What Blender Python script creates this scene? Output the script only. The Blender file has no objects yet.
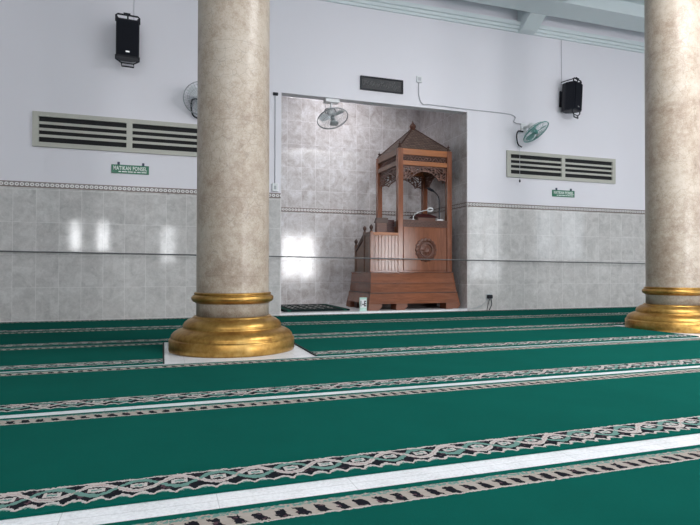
import bpy, bmesh, math, random
from mathutils import Vector, Matrix
PI = math.pi
scn = bpy.context.scene
C = scn.collection

# ------------------------------------------------------------------ camera, world, light, exposure
CAM_H = 0.65
yaw, pitch, roll = 0.326141, 0.0126974, 0.0020742
cam_d = bpy.data.cameras.new('camera'); cam = bpy.data.objects.new('camera', cam_d); C.objects.link(cam)
cam_d.sensor_width = 36; cam_d.lens = 554.116 / 700 * 36; cam_d.clip_start = 0.02
fwd = Vector((math.sin(yaw) * math.cos(pitch), math.cos(yaw) * math.cos(pitch), math.sin(pitch)))
rt0 = Vector((math.cos(yaw), -math.sin(yaw), 0)); up0 = rt0.cross(fwd)
rt = rt0 * math.cos(roll) + up0 * math.sin(roll); up = up0 * math.cos(roll) - rt0 * math.sin(roll)
M = Matrix.Identity(4)
for i in range(3):
    M[i][0] = rt[i]; M[i][1] = up[i]; M[i][2] = -fwd[i]
M[2][3] = CAM_H
cam.matrix_world = M
scn.camera = cam

world = bpy.data.worlds.new('sky'); scn.world = world; world.use_nodes = True
wb = world.node_tree.nodes['Background']; wb.inputs[0].default_value = (0.75, 0.87, 1.0, 1); wb.inputs[1].default_value = 2.0

def area(name, loc, rot, sx, sy, power, col):
    d = bpy.data.lights.new(name, 'AREA'); d.shape = 'RECTANGLE'; d.size = sx; d.size_y = sy
    d.energy = power; d.color = col
    o = bpy.data.objects.new(name, d); C.objects.link(o); o.location = loc; o.rotation_euler = rot
    return o
DAY = (0.985, 0.985, 1.0)
REAR, RIGHT, LEFT, YW, YB, ZC = -4.0, 10.5, -5.0, 7.65, 9.355, 4.9
# window openings: (x0, x1, z0, z1, daylight watts per m2)
REAR_WIN = [(-2.8, -2.42, 1.2, 2.2, 60), (-2.02, -1.62, 1.2, 2.2, 60), (-0.1, 0.42, 0.85, 2.1, 30), (4.72, 5.32, 0.3, 2.1, 110), (5.42, 6.1, 0.3, 2.1, 110), (7.8, 8.9, 0.35, 2.0, 75)]
FILL_WIN = [(-4.6, -2.4, 3.5, 4.4, 42), (-2.1, 0.1, 3.5, 4.4, 42), (0.4, 2.6, 3.5, 4.4, 36)]  # unseen high openings, added to throw frontal light on the back wall
RIGHT_WIN = [(-2.6, -0.4, 0.3, 3.0, 10), (1.2, 3.4, 0.9, 3.2, 4)]
for k, (a, b, z0, z1, p) in enumerate(REAR_WIN + FILL_WIN):  # rear openings together with the added high ones
    area('daylight_rear', ((a + b) / 2, REAR - 0.22, (z0 + z1) / 2), (PI / 2, 0, 0), b - a, z1 - z0, p * (b - a) * (z1 - z0), DAY)
for k, (a, b, z0, z1, p) in enumerate(RIGHT_WIN):
    area('daylight_right', (RIGHT + 0.22, (a + b) / 2, (z0 + z1) / 2), (PI / 2, 0, PI / 2), b - a, z1 - z0, p * (b - a) * (z1 - z0), DAY)
# small lamp behind the lintel of the niche, shining on its back wall
area('niche_lamp', (2.85, 7.98, 4.32), (math.radians(41), 0, 0), 0.6, 0.2, 15, (0.98, 0.97, 1.0)).data.spread = math.radians(105)
# skylight of the central roof lantern
area('daylight_lantern', (5.0, 1.3, ZC - 0.02), (0, 0, 0), 2.8, 3.6, 420, DAY)
scn.view_settings.view_transform = 'Standard'; scn.view_settings.look = 'None'
scn.view_settings.gamma = 1; scn.view_settings.use_curve_mapping = False
scn.view_settings.exposure = 0.0
scn.cycles.max_bounces = 10; scn.cycles.diffuse_bounces = 6
scn.cycles.caustics_reflective = False; scn.cycles.caustics_refractive = False
scn.cycles.sample_clamp_indirect = 6

# ------------------------------------------------------------------ shader helpers
class X:
    """a tiny wrapper so that node maths reads like maths"""
    def __init__(s, nt, sock): s.nt = nt; s.s = sock
    def op(s, o, *a):
        n = s.nt.nodes.new('ShaderNodeMath'); n.operation = o
        for i, v in enumerate((s,) + a):
            if isinstance(v, X): s.nt.links.new(v.s, n.inputs[i])
            else: n.inputs[i].default_value = v
        return X(s.nt, n.outputs[0])
    def __add__(s, o): return s.op('ADD', o)
    def __sub__(s, o): return s.op('SUBTRACT', o)
    def __mul__(s, o): return s.op('MULTIPLY', o)
    def __truediv__(s, o): return s.op('DIVIDE', o)
    __radd__ = __add__; __rmul__ = __mul__
    def rsub(s, c): return (s * -1) + c
    def __gt__(s, o): return s.op('GREATER_THAN', o)
    def __lt__(s, o): return s.op('LESS_THAN', o)
    def sin(s): return s.op('SINE')
    def abs(s): return s.op('ABSOLUTE')
    def floor(s): return s.op('FLOOR')
    def fract(s): return s.op('FRACT')
    def max(s, o): return s.op('MAXIMUM', o)
    def min(s, o): return s.op('MINIMUM', o)
    def between(s, a, b): return (s > a) * (s < b)

class Mat:
    def __init__(s, name, rough=0.5, metal=0.0, spec=0.5, col=(0.8, 0.8, 0.8)):
        s.m = bpy.data.materials.new(name); s.m.use_nodes = True; s.nt = s.m.node_tree
        s.b = s.nt.nodes['Principled BSDF']
        s.b.inputs['Roughness'].default_value = rough; s.b.inputs['Metallic'].default_value = metal
        s.b.inputs['Specular IOR Level'].default_value = spec
        s.b.inputs['Base Color'].default_value = (*col, 1)
        s.tc = None
    def coord(s, kind='Object'):
        if not s.tc: s.tc = s.nt.nodes.new('ShaderNodeTexCoord')
        return s.tc.outputs[kind]
    def geo(s):
        return s.nt.nodes.new('ShaderNodeNewGeometry').outputs['Position']
    def xyz(s, sock):
        n = s.nt.nodes.new('ShaderNodeSeparateXYZ'); s.nt.links.new(sock, n.inputs[0])
        return [X(s.nt, o) for o in n.outputs]
    def comb(s, x, y, z):
        n = s.nt.nodes.new('ShaderNodeCombineXYZ')
        for i, v in enumerate((x, y, z)):
            if isinstance(v, X): s.nt.links.new(v.s, n.inputs[i])
            else: n.inputs[i].default_value = v
        return n.outputs[0]
    def noise(s, vec, scale, detail=3, rough=0.5, dist=0.0):
        n = s.nt.nodes.new('ShaderNodeTexNoise'); s.nt.links.new(vec, n.inputs['Vector'])
        n.inputs['Scale'].default_value = scale; n.inputs['Detail'].default_value = detail
        n.inputs['Roughness'].default_value = rough; n.inputs['Distortion'].default_value = dist
        return X(s.nt, n.outputs[0])
    def voro(s, vec, scale, out='Distance', feature='F1'):
        n = s.nt.nodes.new('ShaderNodeTexVoronoi'); s.nt.links.new(vec, n.inputs['Vector']); n.feature = feature
        n.inputs['Scale'].default_value = scale
        return n.outputs[out]
    def mix(s, f, a, b):
        n = s.nt.nodes.new('ShaderNodeMix'); n.data_type = 'RGBA'
        for i, v in ((0, f), (6, a), (7, b)):
            if isinstance(v, X): s.nt.links.new(v.s, n.inputs[i])
            elif isinstance(v, bpy.types.NodeSocket): s.nt.links.new(v, n.inputs[i])
            elif i == 0: n.inputs[0].default_value = v
            else: n.inputs[i].default_value = (*v, 1)
        return n.outputs[2]
    def ramp(s, f, stops):
        n = s.nt.nodes.new('ShaderNodeValToRGB'); s.nt.links.new(f.s if isinstance(f, X) else f, n.inputs[0])
        e = n.color_ramp.elements
        while len(e) < len(stops): e.new(0.5)
        for q, (p, c) in zip(e, stops): q.position = p; q.color = (*c, 1)
        return n.outputs[0]
    def color(s, sock): s.nt.links.new(sock, s.b.inputs['Base Color']); return s
    def roughness(s, x): s.nt.links.new(x.s, s.b.inputs['Roughness']); return s
    def bump(s, x, strength=0.2, dist=0.01):
        n = s.nt.nodes.new('ShaderNodeBump'); n.inputs['Strength'].default_value = strength
        n.inputs['Distance'].default_value = dist
        s.nt.links.new(x.s if isinstance(x, X) else x, n.inputs['Height']); s.nt.links.new(n.outputs[0], s.b.inputs['Normal'])
        return s

# --- materials
def m_plaster(name, col, b=0.12):
    m = Mat(name, 0.65, spec=0.3); p = m.geo()
    n = m.noise(p, 0.7, 4)
    m.color(m.mix(n, tuple(c * 0.93 for c in col), col)); m.bump(m.noise(p, 60, 2), b, 0.002)
    return m.m
WHITE = m_plaster('white_paint', (0.79, 0.77, 0.82))
CEILW = m_plaster('ceiling_paint', (0.70, 0.76, 0.78), 0.02)
SIDEW = m_plaster('side_wall_paint', (0.42, 0.42, 0.43))

def m_tile(name, c0, c1, c2, horiz='x', tw=0.2517, th=0.4, ox=-0.209, oz=0.42, rough=0.07):
    m = Mat(name, rough, spec=0.5); p = m.geo(); x, y, z = m.xyz(p)
    h = x if horiz == 'x' else y
    u = (h - ox) / tw; v = (z - oz) / th
    fu = u.fract(); fv = v.fract()
    iu = u.floor(); iv = v.floor()
    vec = m.comb(x + iu * 3.7, y + iv * 1.3, z + iv * 2.1 + iu * 0.37)
    n1 = m.noise(vec, 6.0, 5, 0.6, 0.8); n2 = m.noise(vec, 22, 3, 0.6, 1.5); n3 = m.noise(p, 0.8, 2)
    f = n1 * 0.55 + n2 * 0.3 + n3 * 0.15
    col = m.ramp(f, [(0.34, c0), (0.5, c1), (0.64, c2)])
    ju = 0.0022 / tw; jv = 0.0022 / th
    j = (fu < ju).max(fu > 1 - ju).max(fv < jv).max(fv > 1 - jv)
    m.color(m.mix(j * 0.6, col, tuple(min(1, c * 1.18) for c in c2)))
    wob = m.noise(p, 9, 2)
    m.roughness(j * 0.4 + rough)
    m.bump(wob * 0.25 + j * -1.0, 0.10, 0.002)
    return m.m
TILE = m_tile('marbled_wall_tile', (0.41, 0.395, 0.39), (0.54, 0.52, 0.51), (0.65, 0.63, 0.62))
TILEN = m_tile('marbled_niche_tile', (0.38, 0.335, 0.325), (0.56, 0.535, 0.535), (0.72, 0.71, 0.73), ox=2.022, rough=0.1)
TILES = m_tile('marbled_niche_side_tile', (0.38, 0.335, 0.325), (0.56, 0.535, 0.535), (0.72, 0.71, 0.73), horiz='y', ox=7.65, rough=0.1)

def m_border(name, horiz):
    m = Mat(name, 0.3); x, y, z = m.xyz(m.geo()); h = x if horiz == 'x' else y
    v = (z - 1.645) / 0.07
    u = (h / 0.055).fract() - 0.5; w_ = v - 0.5
    d = u * u / 0.17 + w_ * w_ / 0.085
    base = m.mix(d < 1.0, (0.20, 0.18, 0.175), (0.68, 0.66, 0.65))
    base = m.mix(d < 0.22, base, (0.26, 0.22, 0.21))
    base = m.mix((v < 0.16).max(v > 0.88), base, (0.17, 0.11, 0.09))
    m.color(base); return m.m
BORDX = m_border('patterned_border_tile', 'x'); BORDY = m_border('patterned_border_tile_side', 'y')

def m_floor():
    m = Mat('white_floor_tile', 0.25); p = m.geo(); x, y, z = m.xyz(p)
    n = m.noise(p, 90, 4, 0.7); n2 = m.noise(p, 12, 4)
    col = m.ramp(n * 0.7 + n2 * 0.3, [(0.32, (0.62, 0.62, 0.63)), (0.5, (0.80, 0.80, 0.82)), (0.66, (0.90, 0.90, 0.92))])
    fu = ((x - 0.15) / 0.4).fract(); fv = (y / 0.4).fract()
    j = (fu < 0.006).max(fv < 0.006)
    m.color(m.mix(j * 0.6, col, (0.42, 0.42, 0.43))); return m.m
FLOORM = m_floor()

def m_column():
    m = Mat('granite_shaft', 0.28, spec=0.5); p = m.coord(); x, y, z = m.xyz(p)
    big = m.noise(p, 2.2, 4, 0.6); mid = m.noise(p, 14, 4, 0.7); sm = m.noise(p, 85, 3, 0.8)
    f = big * 0.40 + mid * 0.32 + sm * 0.28
    col = m.ramp(f, [(0.36, (0.25, 0.18, 0.13)), (0.46, (0.38, 0.30, 0.235)), (0.54, (0.48, 0.405, 0.33)), (0.66, (0.56, 0.50, 0.44))])
    e = X(m.nt, m.voro(p, 14, 'Distance', 'DISTANCE_TO_EDGE'))
    j = (e < 0.018) * (m.noise(p, 3, 2) > 0.5)
    w = z + m.noise(p, 5, 2) * 0.03
    ring = ((w / 0.61).fract() < 0.006)
    col = m.mix(j.max(ring) * 0.35, col, (0.16, 0.13, 0.11))
    m.color(col); m.roughness(sm * 0.25 + 0.24); m.bump(mid, 0.05, 0.004)
    return m.m
GRANITE = m_column()
def m_gold():
    m = Mat('gold_paint', 0.33, 0.85); p = m.coord()
    n = m.noise(p, 7, 4, 0.6); n2 = m.noise(p, 40, 3)
    m.color(m.ramp(n * 0.7 + n2 * 0.3, [(0.33, (0.25, 0.12, 0.028)), (0.5, (0.43, 0.24, 0.06)), (0.68, (0.57, 0.36, 0.12))]))
    m.roughness(n2 * 0.3 + 0.22); m.bump(n2, 0.12, 0.003); return m.m
GOLD = m_gold()

def m_wood(name, dark, light, rough=0.25, axis='z', sc=1.0):
    m = Mat(name, rough); p = m.geo(); x, y, z = m.xyz(p)
    k = 0.12
    v = m.comb(x * (k if axis == 'x' else 1), y * (k if axis == 'y' else 1), z * (k if axis == 'z' else 1))
    n = m.noise(v, 28 * sc, 5, 0.6, 1.2); n2 = m.noise(v, 5 * sc, 3)
    m.color(m.ramp(n * 0.6 + n2 * 0.4, [(0.32, dark), (0.66, light)])); m.bump(n, 0.05, 0.002)
    return m.m
WD, WL = (0.13, 0.043, 0.020), (0.28, 0.100, 0.050)
WOODZ = m_wood('teak_vertical', WD, WL, 0.16, 'z'); WOODX = m_wood('teak_horizontal', WD, WL, 0.16, 'x')
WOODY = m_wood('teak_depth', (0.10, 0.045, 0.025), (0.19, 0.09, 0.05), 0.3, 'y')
WOODR = m_wood('red_teak_rail', (0.24, 0.075, 0.025), (0.42, 0.15, 0.05), 0.3, 'x')
WOODF = m_wood('teak_feet', (0.11, 0.035, 0.016), (0.22, 0.075, 0.035), 0.5, 'x')
WOODC = m_wood('carved_teak', (0.06, 0.020, 0.012), (0.16, 0.060, 0.036), 0.4, 'x', 2)
WOODD = m_wood('dark_carved_teak', (0.035, 0.016, 0.012), (0.085, 0.04, 0.028), 0.5, 'x', 2)
WOODM = m_wood('maroon_wood', (0.045, 0.008, 0.009), (0.085, 0.016, 0.016), 0.5, 'x')

def m_shingle():
    m = Mat('wooden_shingles', 0.4); p = m.geo(); x, y, z = m.xyz(p)
    h = x + y; v = z / 0.036; row = v.floor(); u = h / 0.055 + row * 0.5
    fv = v.fract(); fu = u.fract()
    edge = (fv < 0.26).max((fu < 0.13))
    n = m.noise(m.comb(u.floor(), row, 0), 3.1, 1)
    col = m.ramp(n, [(0.3, (0.12, 0.08, 0.065)), (0.7, (0.26, 0.19, 0.16))])
    m.color(m.mix(edge, col, (0.04, 0.022, 0.016))); m.bump(edge * -1.0 + fv * 0.6, 0.5, 0.006)
    return m.m
SHINGLE = m_shingle()

GREEN = (0.003, 0.077, 0.060)
def m_carpet(name, W):
    """local x runs along the roll, local y from the near edge (0) to the far edge (W)"""
    m = Mat(name, 1.0, spec=0.0); p = m.coord(); x, y, z = m.xyz(p)
    g = m.noise(p, 3.0, 3); fine = m.noise(p, 260, 2)
    green = m.mix(g * 0.6 + fine * 0.4, tuple(c * 0.78 for c in GREEN), tuple(c * 1.2 for c in GREEN))
    jit = (m.noise(p, 160, 2) - 0.5) * 0.14 + (m.noise(p, 45, 2) - 0.5) * 0.16
    CREAM, TEAL, DARK, PINK = (0.48, 0.43, 0.41), (0.13, 0.24, 0.21), (0.012, 0.008, 0.014), (0.40, 0.30, 0.28)
    # wide braided band by the near edge
    v = (y - 0.026) / 0.145 + jit
    a = x * (PI / 0.115)
    s = a.sin()
    dark = m.mix((m.noise(p, 60, 2) > 0.62), DARK, (0.09, 0.045, 0.06))
    c = dark
    eye = ((v - 0.60).abs() < 0.10) * (s.abs() > 0.80)
    c = m.mix(eye, c, CREAM)
    eyed = ((v - 0.60).abs() < 0.035) * (s.abs() > 0.93)
    c = m.mix(eyed, c, TEAL)
    c = m.mix((v - 0.60 - s * 0.27).abs() < 0.085, c, TEAL)
    c = m.mix((v - 0.60 + s * 0.27).abs() < 0.09, c, CREAM)
    over = ((x * (PI / 0.23)).sin() > 0) * ((v - 0.60 - s * 0.27).abs() < 0.095)
    c = m.mix(over * (s.abs() < 0.6), c, TEAL)
    c = m.mix(((v - 0.60 + s * 0.27).abs() < 0.022), c, PINK)
    c = m.mix((v > 0.93), c, CREAM)
    w = (x * (PI / 0.058)).sin().abs()
    sc = w * 0.17
    c = m.mix((v < 0.24) * (v > sc + 0.04), c, DARK)
    c = m.mix((v - sc - 0.0).abs() < 0.065, c, CREAM)
    c = m.mix((v < 0.24) * (v < sc - 0.035), c, TEAL)
    c = m.mix((v < sc * 0.6 - 0.01) * (v < 0.10), c, green)
    col = m.mix(v.between(0.0, 1.0), green, c)
    # narrow band by the far edge
    v2 = (y.rsub(W) - 0.030) / 0.088 + jit
    sh = x + v2 * -0.035 + (m.noise(p, 38, 2) - 0.5) * 0.035
    fb = (sh / 0.056).fract()
    blob = fb.between(0.15, 0.60) * (v2 + jit).between(0.34, 0.88) 
    blob2 = ((sh + 0.012) / 0.056).fract().between(0.25, 0.8) * v2.between(0.62, 0.86)
    c2 = m.mix(m.noise(p, 75, 2), (0.30, 0.26, 0.22), (0.42, 0.36, 0.33))
    c2 = m.mix((v2 < 0.24) * (m.noise(p, 90, 1) > 0.48), c2, TEAL)
    c2 = m.mix(blob.max(blob2), c2, dark)
    c2 = m.mix(v2 > 0.93, c2, CREAM)
    col = m.mix(v2.between(0.0, 1.0), col, c2)
    m.color(col); m.bump(fine, 0.3, 0.002)
    m.b.inputs['Sheen Weight'].default_value = 0.03; m.b.inputs['Sheen Roughness'].default_value = 0.6
    m.b.inputs['Sheen Tint'].default_value = (0.3, 0.8, 0.65, 1)
    return m.m

def plain(name, col, rough=0.5, metal=0.0, spec=0.5):
    m = Mat(name, rough, metal, spec); n = m.noise(m.coord(), 30, 2)
    m.color(m.mix(n, tuple(c * 0.92 for c in col), tuple(min(1, c * 1.06) for c in col))); return m.m
BLACK = plain('black_plastic', (0.007, 0.008, 0.014), 0.5, spec=0.3)
GRILLE = plain('black_grille', (0.003, 0.004, 0.009), 0.7, spec=0.2)
BEIGE = plain('beige_vent_frame', (0.47, 0.46, 0.41), 0.6)
DARKH = plain('vent_darkness', (0.012, 0.012, 0.014), 0.9)
WPLAST = plain('white_plastic', (0.72, 0.73, 0.74), 0.35)
GREYP = plain('grey_plastic', (0.42, 0.45, 0.47), 0.4)
FANGREY = plain('grey_fan_wire', (0.27, 0.29, 0.30), 0.4)
FANTEAL = plain('teal_fan_wire', (0.13, 0.32, 0.29), 0.4)
SIGNG = plain('green_sign_board', (0.015, 0.16, 0.085), 0.4)
SIGNW = plain('white_sign_lettering', (0.75, 0.8, 0.76), 0.5)
NAVY = plain('dark_blue_hook', (0.02, 0.03, 0.07), 0.5)
WIREM = plain('grey_wire', (0.14, 0.14, 0.145), 0.45, 0.3)
CABLEG = plain('grey_cable', (0.45, 0.45, 0.48), 0.5)
CHROME = plain('steel', (0.5, 0.5, 0.5), 0.3, 0.9)

# ------------------------------------------------------------------ mesh helpers
ORG = {}
def obj(name, bm, mat, parent=None, origin=None, smooth=False):
    """link one mesh object; the bmesh is in world space (or in the parent's local space when the parent is local)"""
    me = bpy.data.meshes.new(name); org = Vector(origin) if origin else (ORG.get(parent.name, Vector()) if parent else Vector())
    if org.length: bmesh.ops.translate(bm, vec=-org, verts=bm.verts)
    bmesh.ops.recalc_face_normals(bm, faces=bm.faces)
    if smooth:
        for f in bm.faces: f.smooth = True
    bm.to_mesh(me); bm.free(); me.materials.append(mat)
    o = bpy.data.objects.new(name, me); C.objects.link(o)
    if parent: o.parent = parent; ORG[o.name] = ORG.get(parent.name, Vector())
    elif origin: o.location = org; ORG[o.name] = org
    return o
def tag(o, label, cat, group=None):
    o['label'] = label; o['category'] = cat
    if group: o['group'] = group
    return o
def thing(name, label, cat, loc=(0, 0, 0), group=None):
    o = bpy.data.objects.new(name, None); C.objects.link(o); o.location = loc; ORG[o.name] = Vector(loc)
    o.empty_display_size = 0.1
    return tag(o, label, cat, group)
def struct(name, bm, mat, parent=None):
    o = obj(name, bm, mat, parent)
    if not parent: o['kind'] = 'structure'
    return o
def copy_tree(o, parent=None):
    c = o.copy(); C.objects.link(c)
    if parent: c.parent = parent
    for ch in [q for q in bpy.data.objects if q.parent == o]: copy_tree(ch, c)
    return c
def bm_(): return bmesh.new()
def box(bm, x0, x1, y0, y1, z0, z1, bev=0.0):
    v = [bm.verts.new((x, y, z)) for x in (x0, x1) for y in (y0, y1) for z in (z0, z1)]
    fs = [bm.faces.new([v[i] for i in q]) for q in ((0, 1, 3, 2), (4, 6, 7, 5), (0, 4, 5, 1), (2, 3, 7, 6), (0, 2, 6, 4), (1, 5, 7, 3))]
    if bev:
        es = list({e for f in fs for e in f.edges})
        bmesh.ops.bevel(bm, geom=es, offset=bev, segments=2, affect='EDGES', profile=0.5)
    return bm
def B(x0, x1, y0, y1, z0, z1, bev=0.0): return box(bm_(), x0, x1, y0, y1, z0, z1, bev)
def frustum(bm, a, b):
    """a, b = (x0,x1,y0,y1,z) bottom and top rectangles"""
    def ring(r): return [bm.verts.new(p) for p in ((r[0], r[2], r[4]), (r[1], r[2], r[4]), (r[1], r[3], r[4]), (r[0], r[3], r[4]))]
    A, D = ring(a), ring(b)
    bm.faces.new(A[::-1]); bm.faces.new(D)
    for i in range(4): bm.faces.new((A[i], A[(i + 1) % 4], D[(i + 1) % 4], D[i]))
    return bm
def lathe(bm, prof, cx=0, cy=0, cz=0, n=64):
    rings = []
    for r, z in prof:
        rings.append([bm.verts.new((cx + max(r, 1e-4) * math.cos(2 * PI * k / n), cy + max(r, 1e-4) * math.sin(2 * PI * k / n), cz + z)) for k in range(n)])
    for A, D in zip(rings, rings[1:]):
        for k in range(n): bm.faces.new((A[k], A[(k + 1) % n], D[(k + 1) % n], D[k]))
    bm.faces.new(rings[0][::-1]); bm.faces.new(rings[-1])
    return bm
def tube(bm, pts, r, n=8, closed=False):
    pts = [Vector(p) for p in pts]; N = len(pts); rings = []; u = None
    for i, p in enumerate(pts):
        if closed: d = (pts[(i + 1) % N] - pts[i - 1]).normalized()
        else: d = (pts[min(i + 1, N - 1)] - pts[max(i - 1, 0)]).normalized()
        if u is None: u = d.orthogonal().normalized()
        u = (u - d * u.dot(d)).normalized(); w = d.cross(u)
        rr = r[i] if isinstance(r, (list, tuple)) else r
        rings.append([bm.verts.new(p + (u * math.cos(2 * PI * k / n) + w * math.sin(2 * PI * k / n)) * rr) for k in range(n)])
    M_ = N if closed else N - 1
    for i in range(M_):
        A, D = rings[i], rings[(i + 1) % N]
        for k in range(n): bm.faces.new((A[k], A[(k + 1) % n], D[(k + 1) % n], D[k]))
    if not closed: bm.faces.new(rings[0][::-1]); bm.faces.new(rings[-1])
    return bm
def bez(pts, n=8):
    """smooth Catmull-Rom polyline through pts"""
    P = [Vector(p) for p in pts]; P = [P[0]] + P + [P[-1]]; out = []
    for i in range(1, len(P) - 2):
        for k in range(n):
            t = k / n
            out.append(0.5 * ((2 * P[i]) + (P[i + 1] - P[i - 1]) * t + (2 * P[i - 1] - 5 * P[i] + 4 * P[i + 1] - P[i + 2]) * t * t + (-P[i - 1] + 3 * P[i] - 3 * P[i + 1] + P[i + 2]) * t ** 3))
    out.append(P[-2]); return out
def prism(bm, poly, axis, a, b):
    """extrude a 2-D polygon along an axis: poly in the two other coordinates"""
    def P(u, v, w): return {'x': (w, u, v), 'y': (u, w, v), 'z': (u, v, w)}[axis]
    A = [bm.verts.new(P(u, v, a)) for u, v in poly]; D = [bm.verts.new(P(u, v, b)) for u, v in poly]
    bm.faces.new(A); bm.faces.new(D[::-1]); n = len(poly)
    for i in range(n): bm.faces.new((A[i], A[(i + 1) % n], D[(i + 1) % n], D[i]))
    return bm
def carved(bm, axis, u0, u1, z0, z1, w0, w1, keep, cell=0.011):
    """pierced carved panel: cells of a grid that keep(u, z) accepts, with real thickness"""
    nu = max(2, int(round((u1 - u0) / cell))); nz = max(2, int(round((z1 - z0) / cell)))
    K = [[keep((i + 0.5) / nu, (j + 0.5) / nz) for j in range(nz)] for i in range(nu)]
    def k(i, j): return 0 <= i < nu and 0 <= j < nz and K[i][j]
    vs = {}
    def V(i, j, w):
        if (i, j, w) not in vs:
            u = u0 + (u1 - u0) * i / nu; z = z0 + (z1 - z0) * j / nz; ww = (w0, w1)[w]
            vs[(i, j, w)] = bm.verts.new((u, ww, z) if axis == 'x' else (ww, u, z))
        return vs[(i, j, w)]
    for i in range(nu):
        for j in range(nz):
            if not K[i][j]: continue
            bm.faces.new((V(i, j, 0), V(i + 1, j, 0), V(i + 1, j + 1, 0), V(i, j + 1, 0)))
            bm.faces.new((V(i, j, 1), V(i, j + 1, 1), V(i + 1, j + 1, 1), V(i + 1, j, 1)))
            for di, dj, a, b in ((-1, 0, (i, j), (i, j + 1)), (1, 0, (i + 1, j), (i + 1, j + 1)), (0, -1, (i, j), (i + 1, j)), (0, 1, (i, j + 1), (i + 1, j + 1))):
                if not k(i + di, j + dj):
                    bm.faces.new((V(*a, 0), V(*b, 0), V(*b, 1), V(*a, 1)))
    return bm
def text_bm(txt, width, height, x, y, z, depth=0.005, bold=0.022):
    """flat lettering facing -y, fitted to width x height, centred on (x, z)"""
    cu = bpy.data.curves.new('lettering', 'FONT'); cu.body = txt; cu.extrude = 0.5; cu.offset = bold; cu.space_character = 1.12
    o = bpy.data.objects.new('lettering_source', cu); C.objects.link(o)
    dg = bpy.context.evaluated_depsgraph_get(); me = bpy.data.meshes.new_from_object(o.evaluated_get(dg))
    bm = bm_(); bm.from_mesh(me)
    bpy.data.objects.remove(o); bpy.data.curves.remove(cu); bpy.data.meshes.remove(me)
    xs = [v.co.x for v in bm.verts]; ys = [v.co.y for v in bm.verts]
    sx = width / (max(xs) - min(xs)); sz = height / (max(ys) - min(ys)); mx = (max(xs) + min(xs)) / 2; my = (max(ys) + min(ys)) / 2
    for v in bm.verts: v.co = Vector((x + (v.co.x - mx) * sx, y + 0.001 - depth * (v.co.z + 0.5), z + (v.co.y - my) * sz))
    bmesh.ops.remove_doubles(bm, verts=bm.verts, dist=1e-5)
    return bm

# ------------------------------------------------------------------ setting
NX0, NX1, NZ = 1.56, 4.53, 3.133     # mouth of the niche
NF = 0.035                            # niche floor height
T = 0.2
struct('floor', B(LEFT - T, RIGHT + T, REAR - T, YB + T, -0.15, 0), FLOORM)
struct('trim_1', B(NX0, NX1, YW - 0.004, YB, 0, NF), FLOORM)                       # raised niche floor
struct('ceiling', B(LEFT - T, RIGHT + T, REAR - T, YB + T, ZC, ZC + 0.15), CEILW)
w = bm_()
box(w, LEFT - T, NX0, YW, YW + T, 0, ZC); box(w, NX1, RIGHT + T, YW, YW + T, 0, ZC); box(w, NX0, NX1, YW, YW + 0.15, NZ, ZC)
struct('wall_back', w, WHITE)
struct('wall_niche_back', B(NX0 - T, NX1 + T, YB, YB + T, 0, 4.5), TILEN)
struct('wall_niche_left', B(NX0 - T, NX0, YW + T, YB, 0, 4.5), TILES)
struct('wall_niche_right', B(NX1, NX1 + T, YW + T, YB, 0, 4.5), TILES)
struct('trim_2', B(NX1 - 0.008, NX1, YW - 0.008, YW + T, NF, NZ), TILES)            # tiled reveals of the niche mouth
struct('trim_3', B(NX0, NX0 + 0.008, YW - 0.002, YW + T, NF, NZ), TILES)
struct('ceiling_niche', B(NX0 - T, NX1 + T, YW + 0.15, YB + T, 4.5, 4.65), WHITE)
# tiled dado and its border
struct('trim_4', B(LEFT, NX0, YW - 0.01, YW, 0, 1.645), TILE)
struct('trim_5', B(NX1, RIGHT, YW - 0.01, YW, 0, 1.645), TILE)
struct('trim_6', B(LEFT, NX0, YW - 0.016, YW, 1.645, 1.715, 0.003), BORDX)
struct('trim_7', B(NX1, RIGHT, YW - 0.016, YW, 1.645, 1.715, 0.003), BORDX)
struct('trim_8', B(NX0, NX1, YB - 0.01, YB, 1.645, 1.715, 0.003), BORDX)
struct('trim_9', B(NX1 - 0.012, NX1 - 0.008, YW, YB - 0.01, 1.645, 1.715), BORDY)
# side and rear walls with their openings
def wall_open(axis, fixed0, fixed1, a0, a1, holes, zb=0, zt=ZC):
    bm = bm_(); cuts = sorted(holes); pos = a0
    def add(p, q, z0, z1):
        if axis == 'x': box(bm, p, q, fixed0, fixed1, z0, z1)
        else: box(bm, fixed0, fixed1, p, q, z0, z1)
    for a, b, z0, z1, *_ in cuts:
        if a > pos: add(pos, a, zb, zt)
        add(a, b, zb, z0); add(a, b, z1, zt); pos = b
    add(pos, a1, zb, zt); return bm
struct('wall_front', wall_open('x', REAR - T, REAR, LEFT - T, RIGHT + T, REAR_WIN, 0, 3.3), SIDEW)
struct('wall_front_upper', wall_open('x', REAR - T, REAR, LEFT - T, RIGHT + T, FILL_WIN, 3.3, ZC), SIDEW)  # upper rear wall, cut for the added light openings
struct('wall_right', wall_open('y', RIGHT, RIGHT + T, REAR, YW, RIGHT_WIN), SIDEW)
struct('wall_left', B(LEFT - T, LEFT, REAR, YW, 0, ZC), SIDEW)
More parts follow.
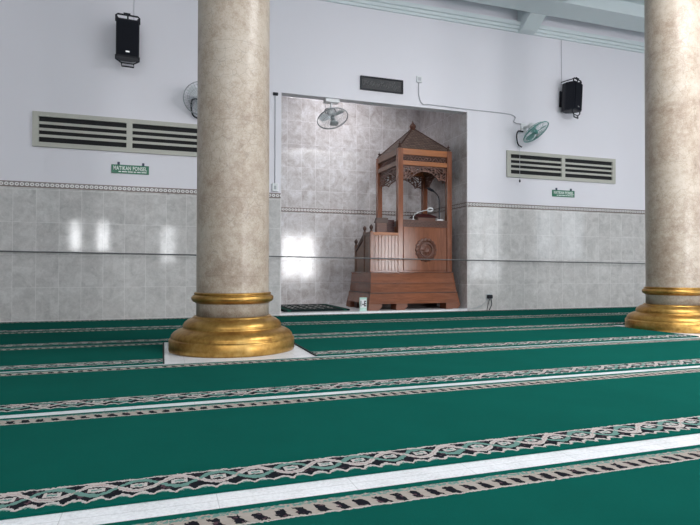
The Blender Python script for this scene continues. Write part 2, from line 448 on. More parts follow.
for k, (a, b, z0, z1, p) in enumerate(REAR_WIN + FILL_WIN + RIGHT_WIN):  # the high rear frames belong to the added light openings
    bm = bm_(); t = 0.045; rear = k < len(REAR_WIN + FILL_WIN)
    def fb(p0, p1, q0, q1):
        if rear: box(bm, p0, p1, REAR - 0.12, REAR - 0.06, q0, q1)
        else: box(bm, RIGHT + 0.06, RIGHT + 0.12, p0, p1, q0, q1)
    fb(a, b, z0, z0 + t); fb(a, b, z1 - t, z1); fb(a, a + t, z0 + t, z1 - t); fb(b - t, b, z0 + t, z1 - t)
    fb(a + t, b - t, z0 + (z1 - z0) * 0.72, z0 + (z1 - z0) * 0.72 + 0.04)
    if b - a > 1: fb((a + b) / 2 - 0.02, (a + b) / 2 + 0.02, z0 + t, z0 + (z1 - z0) * 0.72)
    struct('window_%d' % (k + 1), bm, WOODZ)
# cornice: three steps under the ceiling
cb = bm_()
prism(cb, [(YW, 4.52), (YW - 0.03, 4.52), (YW - 0.035, 4.555), (YW - 0.06, 4.56), (YW - 0.065, 4.60), (YW - 0.10, 4.605), (YW - 0.105, 4.66), (YW, 4.66)], 'x', LEFT, RIGHT)
struct('trim_10', cb, CEILW)
# the two ceiling beams that show, and the rest of their grid
lb = bm_(); box(lb, LEFT, RIGHT, 6.86, 7.30, 4.70, ZC); box(lb, LEFT, RIGHT, 4.48, 4.82, 4.70, ZC)
struct('trim_11', lb, CEILW)
for q, (xa, xb) in enumerate(((0.40, 0.70), (5.46, 5.75))):
    hb = bm_()
    prism(hb, [(YW - 0.002, 4.516), (YW - 0.12, 4.535), (7.302, 4.69), (7.302, ZC - 0.002), (YW - 0.002, ZC - 0.002)], 'x', xa, xb)
    box(hb, xa, xb, 4.82, 6.86, 4.71, ZC - 0.002); box(hb, xa, xb, REAR, 4.48, 4.71, ZC - 0.002)
    struct('trim_%d' % (12 + q), hb, CEILW)
fb_ = B(LEFT, RIGHT, 6.42, 6.50, 4.80, ZC); struct('trim_14', fb_, CEILW)

# ------------------------------------------------------------------ carpets
rolls = [(6.425, 7.625, None), (5.205, 6.40, None), (4.02, 5.125, 'cut'), (2.825, 3.93, None), (1.652, 2.732, None), (0.36, 1.528, None)]
names = ['long green carpet strip running along the foot of the tiled wall',
         'green carpet strip, second out from the tiled wall, just behind the columns',
         None,
         'green carpet strip passing right in front of both column bases',
         'wide green carpet strip in the foreground, above the broadest white gap',
         'green carpet strip nearest the viewer, mostly cut off by the bottom edge']
pieces = [(LEFT + 0.05, 0.005, 'green carpet piece ending at the left side of the left column base'),
          (1.10, 4.925, 'green carpet piece laid between the two column bases'),
          (5.95, RIGHT - 0.05, 'green carpet piece to the right of the right column base')]
BIND = plain('dark_carpet_binding', (0.01, 0.02, 0.02), 0.9)
for (ya, yb, cut), nm in zip(rolls, names):
    mat = m_carpet('carpet_pattern', yb - ya)
    for xa, xb, lab in (pieces if cut else [(LEFT + 0.05, RIGHT - 0.05, nm)]):
        o = obj('prayer_carpet', B(xa, xb, ya, yb, 0.0, 0.009, 0.002), mat, origin=(xa, ya, 0))
        tag(o, lab, 'carpet', 'green prayer carpet strips on the floor')
        if cut:
            if xa > 0: obj('binding', B(xa - 0.012, xa, ya, yb, 0, 0.010), BIND, o)
            if xb < 6: obj('binding', B(xb, xb + 0.012, ya, yb, 0, 0.010), BIND, o)

# ------------------------------------------------------------------ columns
def make_column(label, loc):
    t = thing('column', label, 'column', loc, 'granite columns on gold bases')
    L = Vector(loc)
    sh = lathe(bm_(), [(0.291, 0.262), (0.291, 0.40), (0.291, 1.5), (0.290, 3.0), (0.287, 4.70)], *loc, n=96); obj('shaft', sh, GRANITE, t, smooth=False)
    base = lathe(bm_(), [(0.500, 0), (0.503, 0.012), (0.503, 0.088), (0.497, 0.097), (0.486, 0.100), (0.487, 0.108), (0.483, 0.125), (0.466, 0.146), (0.438, 0.163), (0.410, 0.174),
                         (0.398, 0.178), (0.392, 0.184), (0.394, 0.192), (0.392, 0.206), (0.380, 0.226), (0.356, 0.245), (0.328, 0.257), (0.318, 0.261), (0.316, 0.268), (0.308, 0.274), (0.2911, 0.276)], *loc, n=96)
    obj('base', base, GOLD, t)
    col = lathe(bm_(), [(0.2911, 0.378), (0.300, 0.379), (0.304, 0.386), (0.318, 0.390), (0.328, 0.402), (0.331, 0.416), (0.328, 0.430), (0.318, 0.440), (0.306, 0.443), (0.306, 0.448), (0.311, 0.452), (0.310, 0.460), (0.302, 0.464), (0.2911, 0.465)], *loc, n=96)
    obj('collar', col, GOLD, t)
    for c in [q for q in bpy.data.objects if q.parent == t]:
        for f in c.data.polygons: f.use_smooth = len(f.vertices) == 4
    return t
col1 = make_column('thick beige granite column with gold base, left of the wall niche', (0.55, 4.63, 0))
col2 = copy_tree(col1); col2.location = (5.42, 4.70, 0); col2.rotation_euler = (0, 0, 2.1)
col2['label'] = 'beige granite column with gold base at the right edge, cut off by the frame'

# ------------------------------------------------------------------ pulpit (minbar)
P = thing('pulpit', 'carved wooden mosque pulpit with roofed canopy standing in the tiled niche', 'pulpit', (3.69, 8.3, NF))
F, XL, XR, BK, PW = 7.90, 3.46, 4.40, 8.85, 0.085
def part(name, bm, mat, parent=None, **k): return obj(name, bm, mat, parent or P, **k)
pl = frustum(bm_(), (2.975, 4.44, 7.82, 8.80, 0.295), (3.0, 4.405, 7.875, 8.78, 0.592)); plinth = part('plinth', pl, WOODX)
part('plinth_ledge', B(2.99, 4.415, 7.868, 8.785, 0.592, 0.606, 0.004), WOODX, plinth)
part('plinth_groove', frustum(bm_(), (2.961, 4.449, 7.806, 8.79, 0.287), (2.961, 4.449, 7.806, 8.79, 0.300)), WOODD, plinth)
part('plinth_board', frustum(bm_(), (2.976, 4.434, 7.832, 8.79, 0.440), (2.977, 4.433, 7.834, 8.79, 0.446)), WOODC, plinth)
part('underside_light_block', B(2.98, 4.42, 8.45, 8.6, NF, 0.13), WOODD, plinth)  # added dark board, blocks light so the gaps between the feet read black
part('underside_light_block', B(3.02, 3.06, 7.99, 8.44, NF, 0.13), WOODD, plinth)  # second added light block, along the left side
part('plinth_moulding', frustum(frustum(bm_(), (2.93, 4.465, 7.775, 8.82, 0.13), (2.945, 4.458, 7.79, 8.815, 0.21)), (2.95, 4.452, 7.795, 8.81, 0.21), (2.965, 4.445, 7.812, 8.805, 0.295)), WOODX, plinth)
for x0, x1, y0, y1 in ((2.92, 3.14, 7.765, 7.98), (3.37, 3.56, 7.765, 7.98), (4.22, 4.475, 7.765, 7.98), (2.92, 3.14, 8.62, 8.83), (4.22, 4.475, 8.62, 8.83)):
    f = bm_(); frustum(f, (x0, x1 - 0.05, y0, y1, NF), (x0 + .005, x1, y0 + .005, y1, 0.085)); frustum(f, (x0 + .005, x1 , y0 + .005, y1, 0.085), (x0 + .01, x1 , y0 + .01, y1, 0.13))
    part('foot', f, WOODF)
# posts
for sx in (XL, XR - PW):
    for sy in (F, BK - PW):
        po = part('post', B(sx, sx + PW, sy, sy + PW, 0.612, 2.55, 0.004), WOODZ)
        fin = lathe(bm_(), [(0.032, 0), (0.034, 0.012), (0.024, 0.03), (0.012, 0.055), (0.009, 0.062), (0.024, 0.072), (0.024, 0.078), (0.008, 0.085), (0.005, 0.10), (0.001, 0.125)], sx + PW / 2, sy + PW / 2, 2.55, 20)
        part('post_finial', fin, WOODD, po)
# main box with carved upper band and rosette
body = part('lectern_box', B(XL + 0.01, XR - 0.01, F + 0.02, 8.42, 0.612, 1.325), WOODZ)
part('lectern_panel', B(XL + PW + 0.01, XR - PW - 0.01, F + 0.006, F + 0.02, 0.64, 1.315, 0.004), WOODZ, body)
random.seed(4)
def fol(sc, th=0.35, seed=0.0):
    def k(u, v):
        a = u * sc; s = math.sin(a * 2 * PI + seed) * 0.28
        return abs(v - 0.5 - s) < 0.10 or abs(v - 0.5 + s) < 0.08 or v < 0.08 or v > 0.92 or (math.sin(a * 6 * PI) * math.cos(v * 9) > th + 0.3)
    return k
bd = B(XL + PW, XR - PW, F + 0.012, 8.42, 1.325, 1.42); part('carved_band', bd, WOODD, body)
part('band_carving', carved(bm_(), 'x', XL + PW, XR - PW, 1.33, 1.415, F + 0.004, F + 0.012, fol(6), 0.009), WOODC, body)
part('top_board', B(XL + PW, XR - PW, F + 0.0, 8.44, 1.42, 1.432, 0.003), WOODC, body)
def rosette():
    bm = bm_(); cx, cz = 3.94, 0.963
    def ringv(r, y, n=64, lob=0, amp=0): return [bm.verts.new((cx + (r + amp * math.cos(lob * 2 * PI * k / n)) * math.cos(2 * PI * k / n), y, cz + (r + amp * math.cos(lob * 2 * PI * k / n)) * math.sin(2 * PI * k / n))) for k in range(n)]
    R = [ringv(0.186, F + 0.006, 64, 16, 0.008), ringv(0.180, F - 0.012, 64, 16, 0.008), ringv(0.150, F - 0.022, 64, 16, 0.010), ringv(0.128, F - 0.004), ringv(0.118, F - 0.004), ringv(0.112, F - 0.020), ringv(0.098, F - 0.020), ringv(0.092, F - 0.004), ringv(0.070, F - 0.010, 64, 8, 0.010), ringv(0.040, F - 0.024, 64, 8, 0.006), ringv(0.01, F - 0.018)]
    for A, D in zip(R, R[1:]):
        for k in range(64): bm.faces.new((A[k], A[(k + 1) % 64], D[(k + 1) % 64], D[k]))
    bm.faces.new(R[-1]); bm.faces.new(R[0][::-1]); return bm
ro = part('rosette', rosette(), WOODC, body)
# canopy rails and pierced carvings
def side_rails(z0, z1, mat, nm, inset=0.006):
    a = XL + PW; b = XR - PW
    part(nm, B(a, b, F + inset, F + PW - inset, z0, z1, 0.003), WOODR); part(nm, B(a, b, BK - PW + inset, BK - inset, z0, z1, 0.003), WOODR)
    a = F + PW; b = BK - PW
    part(nm, B(XL + inset, XL + PW - inset, a, b, z0, z1, 0.003), WOODY); part(nm, B(XR - PW + inset, XR - inset, a, b, z0, z1, 0.003), WOODY)
side_rails(2.452, 2.548, WOODR, 'top_rail'); side_rails(2.288, 2.358, WOODR, 'lower_rail')
def arch(u, v, holes=True):
    """v=1 top; lower edge follows a scalloped ogee"""
    d = abs(u - 0.5) * 2
    if d < 0.62: low = 0.66 - 0.62 * (d / 0.62) ** 2.2 * 0.78
    else: low = 0.10 + 0.07 * math.sin((d - 0.62) * 9)
    low += 0.025 * abs(math.sin(d * 14)) 
    if v < low: return False
    if not holes or v < low + 0.08 or v > 0.94 or u < 0.02 or u > 0.98: return True
    return not (math.sin(u * 47 + 3 * math.sin(v * 8)) * math.sin(v * 19 + 2 * math.sin(u * 23)) > 0.12)
for (ax, u0, u1, w) in (('x', XL + PW, XR - PW, F + 0.035), ('x', XL + PW, XR - PW, BK - 0.05), ('y', F + PW, BK - PW, XL + 0.035), ('y', F + PW, BK - PW, XR - 0.05)):
    part('frieze_carving', carved(bm_(), ax, u0, u1, 2.358, 2.452, w, w + 0.014, fol(7, 0.25), 0.009), WOODC)
    part('arch_carving', carved(bm_(), ax, u0, u1, 2.035, 2.288, w, w + 0.016, arch, 0.0095), WOODC)
part('canopy_soffit', B(XL + 0.05, XR - 0.05, F + 0.05, BK - 0.05, 2.535, 2.547), WOODD)
roofb = bm_(); e0 = (XL - 0.0, XR + 0.0, F - 0.0, BK + 0.0)
CX, CY = (XL + XR) / 2, (F + BK) / 2
NR = 14
for k in range(NR):         # overlapping courses of shingles
    t0, t1 = k / NR, (k + 1) / NR
    def rect(t, g):
        s = 1 - t * 0.95
        return (CX - 0.455 * s - g, CX + 0.455 * s + g, CY - 0.46 * s - g, CY + 0.46 * s + g)
    frustum(roofb, (*rect(t0, 0.006), 2.552 + 0.43 * t0), (*rect(t1, 0.0), 2.552 + 0.43 * t1))
part('roof', roofb, SHINGLE)
for sx, sy in ((-1, -1), (1, -1), (-1, 1), (1, 1)):
    part('roof_ridge', tube(bm_(), [(CX + sx * 0.455, CY + sy * 0.46, 2.562), (CX + sx * 0.02, CY + sy * 0.02, 2.985)], 0.011, 6), WOODD)
part('roof_finial', lathe(bm_(), [(0.045, 0), (0.05, 0.012), (0.038, 0.022), (0.05, 0.045), (0.056, 0.065), (0.046, 0.09), (0.022, 0.115), (0.009, 0.14), (0.002, 0.168)], CX, CY, 2.965, 24), WOODC)
# low stair side on the left
lowp = part('stair_front_panel', B(3.045, XL, F + 0.01, F + 0.035, 0.612, 1.185), WOODZ)
for gx in (3.10, 3.155, 3.21, 3.265, 3.32, 3.375, 3.43): part('batten', B(gx - 0.0225, gx + 0.0225, F + 0.002, F + 0.01, 0.63, 1.175, 0.003), WOODZ, lowp)
part('stair_front_rail', B(3.045, XL, F - 0.002, F + 0.045, 1.18, 1.225, 0.004), WOODR)
def newel(x, y, z1, nm, mat, w=0.045):
    o = part(nm, B(x, x + w, y, y + w, 0.612, z1, 0.004), mat)
    part('newel_finial', lathe(bm_(), [(0.020, 0), (0.022, 0.006), (0.012, 0.018), (0.022, 0.034), (0.030, 0.056), (0.026, 0.078), (0.012, 0.093), (0.002, 0.105)], x + w / 2, y + w / 2, z1, 20), WOODD, o)
newel(3.0, F, 1.24, 'newel_post', WOODZ); newel(3.0, 8.19, 1.24, 'newel_post', WOODY); newel(3.0, 8.60, 1.05, 'newel_post', WOODY)
part('side_panel', B(3.012, 3.034, F + 0.045, 8.19, 0.612, 1.19), WOODY); part('side_rail', B(3.0, 3.045, F + 0.045, 8.19, 1.19, 1.23, 0.004), WOODY)
part('sloping_side_panel', prism(bm_(), [(8.235, 0.612), (8.60, 0.612), (8.60, 0.93), (8.235, 1.12)], 'x', 3.015, 3.03), WOODY)
part('handrail', prism(bm_(), [(8.235, 1.13), (8.60, 0.94), (8.60, 0.99), (8.235, 1.21)], 'x', 3.002, 3.043), WOODD)
part('stair_tread', B(3.045, XL, 8.25, 8.6, 0.612, 0.80), WOODX); part('stair_tread', B(3.045, XL, 8.1, 8.25, 0.612, 1.0), WOODX)
# seat back and slatted screen seen over the low panel
sb = part('seat_back', B(3.15, 3.33, 8.03, 8.10, 0.612, 1.40, 0.01), WOODC)
part('seat_crest', frustum(bm_(), (3.135, 3.345, 8.02, 8.11, 1.38), (3.16, 3.345, 8.03, 8.10, 1.46)), WOODD, sb)
sl = bm_()
for k in range(8): box(sl, 3.335, XL - 0.002, 8.05, 8.075, 1.13 + k * 0.04, 1.153 + k * 0.04)
part('slatted_screen', sl, WOODM); part('slat_backing', B(3.335, XL - 0.002, 8.08, 8.095, 1.0, 1.435), WOODD)
part('rear_floor', B(XL + 0.01, XR - 0.01, 8.42, 8.80, 0.612, 0.85), WOODX)

# ---- things on the pulpit
bs = thing('book_stand', 'dark maroon book stand lying on top of the pulpit box', 'book stand', (4.0, 8.1, 1.432))
part('body', B(3.86, 4.17, 8.03, 8.28, 1.432, 1.492, 0.004), WOODC, bs)
part('top', frustum(bm_(), (3.82, 4.21, 8.0, 8.3, 1.492), (3.90, 4.14, 8.14, 8.29, 1.555)), WOODM, bs)
lp = thing('reading_lamp', 'small white gooseneck lamp with ring head on the pulpit box', 'lamp', (3.79, 8.1, 1.432))
part('foot', lathe(bm_(), [(0.045, 0), (0.045, 0.01), (0.02, 0.022), (0.008, 0.035)], 3.79, 8.06, 1.432, 20), WPLAST, lp)
part('stem', tube(bm_(), bez([(3.79, 8.06, 1.455), (3.795, 8.05, 1.510), (3.84, 8.03, 1.555), (3.94, 8.0, 1.590), (4.01, 7.99, 1.605)]), 0.006, 8), WPLAST, lp)
hd = tube(bm_(), [(4.055 + 0.045 * math.cos(a), 7.99 - 0.012 * math.sin(a), 1.612 + 0.024 * math.sin(a)) for a in [2 * PI * k / 24 for k in range(24)]], 0.012, 8, True)
part('ring_head', hd, WPLAST, lp)
mc = thing('microphone', 'black gooseneck microphone rising beside the book stand under the canopy', 'microphone', (4.22, 8.1, 1.432))
part('base', B(4.17, 4.285, 7.97, 8.06, 1.432, 1.462, 0.006), WPLAST, mc)
part('gooseneck', tube(bm_(), bez([(4.235, 8.02, 1.462), (4.235, 8.02, 1.630), (4.232, 8.02, 1.780), (4.19, 8.0, 1.855), (4.11, 7.98, 1.910)]), 0.009, 8), BLACK, mc)
part('capsule', tube(bm_(), [(4.12, 7.985, 1.905), (4.09, 7.98, 1.920), (4.02, 7.97, 1.945), (3.99, 7.965, 1.948)], [0.012, 0.022, 0.022, 0.008], 12), BLACK, mc)
part('cable', tube(bm_(), bez([(4.11, 7.99, 1.900), (4.17, 8.0, 1.880), (4.23, 8.05, 1.760), (4.27, 8.07, 1.6), (4.29, 8.07, 1.436)]), 0.004, 6), CABLEG, mc)
# ---- number card leaning on the plinth
cd = thing('number_card', 'small white and green number card leaning on the pulpit plinth', 'card', (2.83, 7.72, NF))
part('card', B(2.772, 2.884, 7.742, 7.748, NF, 0.235), plain('pale_green_card', (0.42, 0.62, 0.55), 0.5), cd)
part('white_face', B(2.779, 2.877, 7.740, 7.742, 0.085, 0.205), WPLAST, cd)
part('lettering', text_bm('1-E', 0.088, 0.085, 2.828, 7.7395, 0.145, bold=0.04), plain('black_ink', (0.03, 0.02, 0.03)), cd)
part('prop', prism(bm_(), [(7.748, NF), (7.775, NF), (7.748, 0.15)], 'x', 2.81, 2.84), WPLAST, cd)

# ---- folded prayer rug in the niche
def m_rug():
    m = Mat('rug_pattern', 0.9, spec=0.1); x, y, z = m.xyz(m.coord())
    u = x / 1.0; v = y / 1.28
    inb = u.between(0.16, 0.84) * v.between(0.12, 0.88)
    d = ((u * 7).fract() - 0.5).abs() + ((v * 6).fract() - 0.5).abs()
    q = (d < 0.42) * (d > 0.16); n = m.noise(m.coord(), 16, 2) > 0.5
    c = m.mix(inb * q * (n.rsub(1) + 0.2), (0.008, 0.018, 0.018), (0.50, 0.50, 0.48))
    c = m.mix(u.between(0.05, 0.1).max(u.between(0.9, 0.95)) , c, (0.01, 0.07, 0.05))
    m.color(c); return m.m
tag(obj('prayer_rug', B(1.66, 2.66, 7.86, 9.14, NF, NF + 0.028, 0.008), m_rug(), origin=(1.66, 7.86, NF)), 'black and white patterned prayer rug on the niche floor left of the pulpit', 'rug')

# ------------------------------------------------------------------ wall things
def vent(label, x0, x1, z0=2.15, z1=2.578):
    t = thing('wall_vent', label, 'vent', ((x0 + x1) / 2, YW, z0), 'slatted wall vents')
    fr = bm_(); y0, y1 = YW - 0.03, YW; m = 0.07; mid = (x0 + x1) / 2
    box(fr, x0, x1, y0, y1, z1 - m * 0.8, z1); box(fr, x0, x1, y0, y1, z0, z0 + m * 0.8)
    box(fr, x0, x0 + m, y0, y1, z0 + m * 0.8, z1 - m * 0.8); box(fr, x1 - m, x1, y0, y1, z0 + m * 0.8, z1 - m * 0.8); box(fr, mid - m / 2, mid + m / 2, y0, y1, z0 + m * 0.8, z1 - m * 0.8)
    obj('frame', fr, BEIGE, t)
    zz0, zz1 = z0 + m * 0.8, z1 - m * 0.8; s = (zz1 - zz0) / 4
    for a, b in ((x0 + m, mid - m / 2), (mid + m / 2, x1 - m)):
        sl = bm_()
        for k in range(1, 4):
            c = zz0 + s * k; prism(sl, [(y0 + 0.002, c - 0.018), (y1 - 0.004, c - 0.010), (y1 - 0.004, c + 0.020), (y0 + 0.002, c + 0.016)], 'x', a, b)
        obj('slats', sl, BEIGE, t)
    obj('shade_backing', B(x0 + m, x1 - m, y1 - 0.004, y1 - 0.001, zz0, zz1), DARKH, t)  # dark sheet, its colour stands in for the shade inside the openings
vent('long beige slatted wall vent at left, running behind the left column', -1.515, 0.69)
vent('beige slatted wall vent to the right of the niche, under the fan', 5.246, 7.445)

def sign(label, cx):
    t = thing('phone_sign', label, 'sign', (cx, YW - 0.01, 1.875), 'green phone signs')
    obj('board', B(cx - 0.225, cx + 0.225, YW - 0.014, YW, 1.875, 1.985, 0.002), SIGNG, t)
    obj('lettering', text_bm('MATIKAN PONSEL', 0.40, 0.052, cx, YW - 0.0145, 1.942), SIGNW, t)
    s = bm_(); random.seed(3); xx = cx - 0.14                      # second line: too small to read in the photograph
    while xx < cx + 0.15:
        ww = random.choice((0.03, 0.045, 0.06)); box(s, xx, xx + ww, YW - 0.0155, YW - 0.014, 1.891, 1.904); xx += ww + 0.010
    obj('small_line', s, SIGNW, t)
    for dx in (-0.14, 0.155): obj('hook', B(cx + dx - 0.014, cx + dx + 0.014, YW - 0.012, YW, 1.985, 2.02), NAVY, t)
sign('small green sign with white lettering below the left wall vent', -0.40)
sign('small green sign with white lettering below the right wall vent', 6.36)

pq = thing('calligraphy_plaque', 'dark rectangular carved plaque on the white wall above the niche', 'plaque', (3.078, YW, 3.3))
obj('frame', (lambda b: (box(b, 2.737, 3.419, YW - 0.03, YW, 3.30, 3.318), box(b, 2.737, 3.419, YW - 0.03, YW, 3.484, 3.502), box(b, 2.737, 2.755, YW - 0.03, YW, 3.318, 3.484), box(b, 3.401, 3.419, YW - 0.03, YW, 3.318, 3.484), b)[-1])(bm_()), BLACK, pq)
obj('panel', B(2.755, 3.401, YW - 0.016, YW, 3.318, 3.484), plain('dark_bronze', (0.028, 0.028, 0.032), 0.5), pq)
random.seed(11); cl = bm_()
for k in range(26):
    x = 2.79 + 0.0225 * k + random.uniform(-.006, .006); z = 3.40 + random.uniform(-0.035, 0.035)
    a = random.uniform(0.02, 0.05); s = random.choice((-1, 1))
    tube(cl, bez([(x - 0.02, YW - 0.018, z + a * s), (x - 0.012, YW - 0.018, z - a * 0.6), (x + 0.01, YW - 0.018, z - a * 0.4 * s), (x + 0.022, YW - 0.018, z + a * 0.7)], 4), 0.0042, 5)
obj('script_relief', cl, plain('pewter_relief', (0.12, 0.12, 0.12), 0.5, 0.3), pq)

# sockets, switches, cables
so = thing('wall_socket', 'tiny white surface socket high on the wall, right of the dark plaque', 'socket', (3.69, YW, 3.52))
obj('plate', B(3.645, 3.735, YW - 0.03, YW, 3.505, 3.60, 0.006), WPLAST, so)
obj('rim', (lambda b: (box(b, 3.664, 3.716, YW - 0.033, YW - 0.03, 3.527, 3.578, 0.001), b)[-1])(bm_()), CABLEG, so)
tag(obj('fan_cable', tube(bm_(), bez([(3.685, YW - 0.012, 3.50), (3.69, YW - 0.012, 3.30), (3.75, YW - 0.012, 3.185), (3.90, YW - 0.012, 3.185), (4.5, YW - 0.012, 3.175), (5.0, YW - 0.012, 3.175), (5.30, YW - 0.012, 3.168), (5.41, YW - 0.014, 3.13), (5.38, YW - 0.02, 3.055), (5.44, YW - 0.02, 3.03), (5.50, YW - 0.02, 3.03), (5.545, YW - 0.02, 2.99)]), 0.008, 6), CABLEG), 'thin cable running from high wall socket to right fan', 'cable')
sw = thing('switch_box', 'small white switch box on the white strip left of the niche', 'switch', (1.48, YW, 1.73))
obj('plate', B(1.435, 1.52, YW - 0.03, YW, 1.735, 1.85, 0.005), WPLAST, sw)
obj('rocker', B(1.462, 1.492, YW - 0.036, YW - 0.03, 1.765, 1.815, 0.002), GREYP, sw)
cdt = tag(obj('conduit', tube(bm_(), [(1.478, YW - 0.008, 1.85), (1.478, YW - 0.008, 3.08)], 0.007, 8), CABLEG), 'thin vertical conduit from the switch box up beside the niche', 'conduit')
obj('black_clamp', B(1.445, 1.515, YW - 0.03, YW, 3.08, 3.12, 0.006), BLACK, cdt)
ou = thing('power_outlet', 'white outlet low on the tiled wall with black plug in it', 'outlet', (4.90, YW - 0.01, 0.20))
obj('plate', B(4.858, 4.957, YW - 0.022, YW - 0.01, 0.18, 0.268, 0.004), GREYP, ou)
obj('plug', B(4.865, 4.95, YW - 0.075, YW - 0.022, 0.195, 0.255, 0.012), BLACK, ou)
tag(obj('plug_cable', tube(bm_(), bez([(4.88, YW - 0.06, 0.19), (4.82, YW - 0.05, 0.13), (4.74, YW - 0.035, 0.08), (4.62, YW - 0.03, 0.045), (4.50, YW - 0.05, 0.045), (4.4, YW - 0.04, 0.047), (4.30, YW + 0.05, 0.042)]), 0.005, 6), CABLEG), 'thin grey cable curving left from black plug towards the niche', 'cable')
c2 = bm_(); tube(c2, bez([(4.895, YW - 0.06, 0.19), (4.875, YW - 0.05, 0.10), (4.86, YW - 0.04, 0.012)]), 0.005, 6); tube(c2, bez([(4.92, YW - 0.06, 0.19), (4.94, YW - 0.05, 0.10), (4.90, YW - 0.04, 0.012)]), 0.007, 6)
tag(obj('hanging_cable', c2, BLACK), 'dark double cable dropping from the black plug to the carpet', 'cable')
tag(obj('stretched_wire', tube(bm_(), [(LEFT, 7.58, 0.891), (0, 7.58, 0.842), (5, 7.58, 0.795), (RIGHT, 7.58, 0.742)], 0.0085, 8), WIREM), 'long taut grey wire stretched low across the tiled wall and niche', 'wire')

# ------------------------------------------------------------------ speakers
def speaker(label, loc, rz, tilt):
    t = thing('wall_speaker', label, 'speaker', loc, 'black loudspeakers high on the wall')
    ORG[t.name] = Vector()       # parts are in local space: front faces -y, wall side at y=0
    W, H2, D = 0.135, 0.27, 0.25
    b = bm_(); prism(b, [(-W, -D - 0.06), (W, -D - 0.06), (W, -0.15), (W * 0.6, -0.06), (-W * 0.6, -0.06), (-W, -0.15)], 'z', -0.22, 0.24)
    bmesh.ops.bevel(b, geom=list(b.edges), offset=0.008, segments=2, affect='EDGES')
    cab = obj('cabinet', b, BLACK, t)
    obj('grille', B(-W + 0.012, W - 0.012, -D - 0.068, -D - 0.055, -0.20, 0.225, 0.004), GRILLE, t)
    obj('badge', B(-0.022, 0.022, -D - 0.072, -D - 0.068, -0.165, -0.148), CHROME, t)
    h = bm_(); y = -D - 0.03
    tube(h, [(-W, y, 0.20), (-W, y, 0.275), (-W + 0.02, y, 0.29), (W - 0.02, y, 0.29), (W, y, 0.275), (W, y, 0.20)], 0.011, 8)
    tube(h, [(0, y, 0.22), (0, y, 0.295)], 0.010, 8); tube(h, [(-W, y, 0.275), (-W * 0.6, -0.04, 0.27)], 0.009, 8); tube(h, [(W, y, 0.275), (W * 0.6, -0.04, 0.27)], 0.009, 8)
    tube(h, [(-0.05, y, 0.302), (0.03, y, 0.302)], 0.016, 8)
    obj('top_frame', h, BLACK, t)
    g = bm_(); tube(g, [(-W, y, -0.20), (-W, y, -0.25), (-0.07, y, -0.29), (-0.065, y, -0.33), (0.075, y, -0.33), (0.07, y, -0.29), (W, y, -0.25), (W, y, -0.20)], 0.010, 8)
    tube(g, [(-0.07, y, -0.29), (0.07, y, -0.29)], 0.008, 8)
    obj('bottom_frame', g, BLACK, t)
    obj('wall_bracket', (lambda q: (box(q, -0.04, 0.04, -0.02, 0.0, -0.12, 0.14), box(q, -0.02, 0.02, -0.07, -0.02, -0.04, 0.04), q)[-1])(bm_()), BLACK, t)
    t.rotation_euler = (tilt, 0, rz)
    return t
speaker('black loudspeaker high on the white wall, left of the left column', (-0.45, YW, 3.53), 0.08, 0.10)
speaker('black loudspeaker high on the white wall, right of the niche', (6.31, YW, 3.50), 0.42, 0.05)
tag(obj('speaker_cable', tube(bm_(), [(-0.37, YW - 0.008, 3.80), (-0.372, YW - 0.008, 4.515)], 0.004, 6), CABLEG), 'thin cable hanging down to the left loudspeaker', 'cable', 'speaker cables')
tag(obj('speaker_cable', tube(bm_(), [(6.33, YW - 0.008, 3.75), (6.326, YW - 0.008, 4.515)], 0.004, 6), CABLEG), 'thin cable hanging down to the right loudspeaker', 'cable', 'speaker cables')

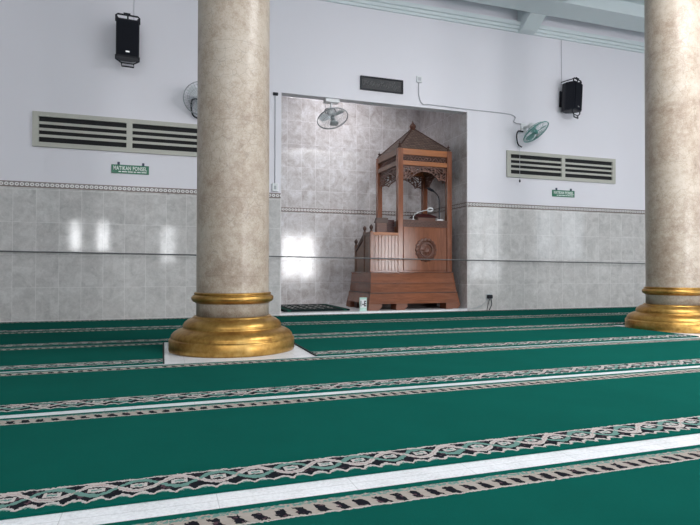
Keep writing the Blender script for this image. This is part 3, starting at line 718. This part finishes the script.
# ------------------------------------------------------------------ fans
def fan(label, center, normal, mount, wire, blade, tint_body=WPLAST, R=0.225, pull=None, ang=0.3):
    """a wall fan: cage and blades about `center` facing `normal`; mount = (x,y,z, half width, half height, kind)"""
    t = thing('wall_fan', label, 'fan', (mount[0], mount[1], mount[2]), 'caged wall fans')
    c = Vector(center); n = Vector(normal).normalized(); u = Vector((1, 0, 0)); u = (u - n * u.dot(n)).normalized(); v = n.cross(u)
    def q(a, r, d): return c + u * (r * math.cos(a)) + v * (r * math.sin(a)) + n * d
    def ring(bm, r, d, rad): tube(bm, [q(2 * PI * k / 48, r, d) for k in range(48)], rad, 6, True)
    cg = bm_(); ring(cg, R, 0, 0.0055); ring(cg, R * 0.99, -0.012, 0.004)
    for rr, d in ((0.7, 0.035), (0.35, 0.05)): ring(cg, R * rr, d, 0.0016)
    for k in range(36):
        a = 2 * PI * k / 36
        tube(cg, [q(a, R, 0), q(a, R * 0.85, 0.025), q(a, R * 0.5, 0.048), q(a, 0.04, 0.055)], 0.0013, 4)
    obj('front_guard', cg, wire, t)
    rg = bm_(); ring(rg, R * 0.75, -0.06, 0.0018); ring(rg, R * 0.4, -0.085, 0.0018)
    for k in range(30):
        a = 2 * PI * k / 30
        tube(rg, [q(a, R, 0), q(a, R * 0.9, -0.03), q(a, R * 0.6, -0.075), q(a, 0.05, -0.09)], 0.0014, 4)
    obj('rear_guard', rg, wire, t)
    h = bm_(); tube(h, [q(0, 0, 0.064), q(0, 0, 0.058), q(0, 0, 0.05)], [0.02, 0.038, 0.04], 20); obj('badge', h, GREYP, t)
    hb = bm_(); tube(hb, [q(0, 0, 0.03), q(0, 0, 0.02), q(0, 0, -0.04)], [0.014, 0.028, 0.03], 16); hub = obj('hub', hb, wire, t)
    for k in range(3):
        a0 = ang + 2 * PI * k / 3; bb = bm_(); N = 10; A = []; D = []
        outl = []
        for i in range(N + 1):
            s = i / N; r = 0.028 + (R * 0.86 - 0.028) * s; wdt = 0.14 + 0.50 * math.sin(PI * min(1, s * 0.86 + 0.08)) ** 0.8
            outl.append((a0 - wdt * 0.65, a0 + wdt * 0.95, r))
        rows = []
        for al, ar, r in outl:
            rows.append([[bb.verts.new(q(al + (ar - al) * j / 4, r, -0.022 + 0.030 * (j / 4 - 0.5) + o)) for j in range(5)] for o in (0.0, 0.003)])
        for i in range(N):
            for j in range(4):
                for w in (0, 1): bb.faces.new((rows[i][w][j], rows[i + 1][w][j], rows[i + 1][w][j + 1], rows[i][w][j + 1]))
        for i in range(N):
            for j in (0, 4): bb.faces.new((rows[i][0][j], rows[i + 1][0][j], rows[i + 1][1][j], rows[i][1][j]))
        for i in (0, N):
            for j in range(4): bb.faces.new((rows[i][0][j], rows[i][0][j + 1], rows[i][1][j + 1], rows[i][1][j]))
        obj('blade', bb, blade, t, smooth=False)
    mo = bm_(); tube(mo, [q(0, 0, -0.045), q(0, 0, -0.06), q(0, 0, -0.10), q(0, 0, -0.16), q(0, 0, -0.185)], [0.03, 0.055, 0.062, 0.055, 0.025], 20)
    obj('motor_housing', mo, tint_body, t, smooth=False)
    mx, my, mz, hw, hh, kind = mount
    if kind == 'wall':
        obj('wall_plate', B(mx - hw, mx + hw, my - 0.035, my, mz - hh, mz + hh, 0.008), tint_body, t)
        e = q(0, 0, -0.13)
        obj('arm', tube(bm_(), bez([(mx, my - 0.03, mz), (mx, my - 0.08, mz - 0.01), tuple((Vector((mx, my - 0.09, mz)) + e) / 2), tuple(e)]), 0.022, 12), tint_body, t)
        obj('cord_loop', tube(bm_(), bez([(mx - 0.02, my - 0.04, mz - hh), (mx - 0.13, my - 0.06, mz - hh - 0.01), (mx - 0.155, my - 0.06, mz - hh - 0.10), (mx - 0.13, my - 0.06, mz - hh - 0.22), (mx - 0.06, my - 0.06, mz - hh - 0.26)]), 0.011, 8), BLACK, t)
    else:
        obj('wall_plate', B(mx - hw, mx + hw, my - hh, my + hh, mz - 0.05, mz, 0.006), tint_body, t)
        e = q(0, 0, -0.13)
        obj('arm', tube(bm_(), bez([(mx, my, mz - 0.045), tuple((Vector((mx, my, mz - 0.05)) + e) / 2), tuple(e)]), 0.018, 12), tint_body, t)
        obj('yoke', tube(bm_(), bez([tuple(e + u * 0.075 + n * 0.04), tuple(e + u * 0.08 - n * 0.03), tuple(e - n * 0.07), tuple(e - u * 0.08 - n * 0.03), tuple(e - u * 0.075 + n * 0.04)]), 0.006, 8), BLACK, t)
        obj('hanging_lead', tube(bm_(), bez([(mx - hw + 0.01, my - hh * 0.5, mz - 0.05), (mx - hw + 0.005, my - hh * 0.6, mz - 0.14), (mx - hw + 0.01, my - hh * 0.6, mz - 0.21)]), 0.005, 6), CABLEG, t)
    if pull:
        x, y, z0, z1 = pull
        pc = obj('pull_cord', tube(bm_(), [(x, y, z0), (x, y, z1)], 0.0035, 6), CABLEG, t)
        obj('pull_knob', lathe(bm_(), [(0.008, 0), (0.014, 0.01), (0.013, 0.035), (0.006, 0.045)], x, y, z1 - 0.04, 12), BLACK, pc)
    return t
fan('teal grey caged wall fan tilted down beside the right loudspeaker', (5.605, 7.36, 2.835), (0.34, -0.48, -0.81), (5.56, YW, 2.97, 0.05, 0.07, 'wall'), FANTEAL, plain('teal_blade', (0.22, 0.42, 0.40), 0.3), WPLAST, pull=(5.44, 7.56, 2.64, 2.10))
fan('white caged fan hanging under the lintel inside the niche', (2.29, 7.55, 2.80), (0.13, -0.43, -0.89), (2.325, YW + 0.085, NZ, 0.106, 0.06, 'soffit'), FANGREY, plain('pale_grey_blade', (0.72, 0.75, 0.78), 0.3), WPLAST, ang=0.9)
fan('caged wall fan mostly hidden behind the left column', (0.465, 7.42, 2.87), (0.05, -0.80, -0.60), (0.50, YW, 2.98, 0.05, 0.07, 'wall'), FANGREY, plain('white_blade', (0.6, 0.62, 0.65), 0.3), WPLAST)
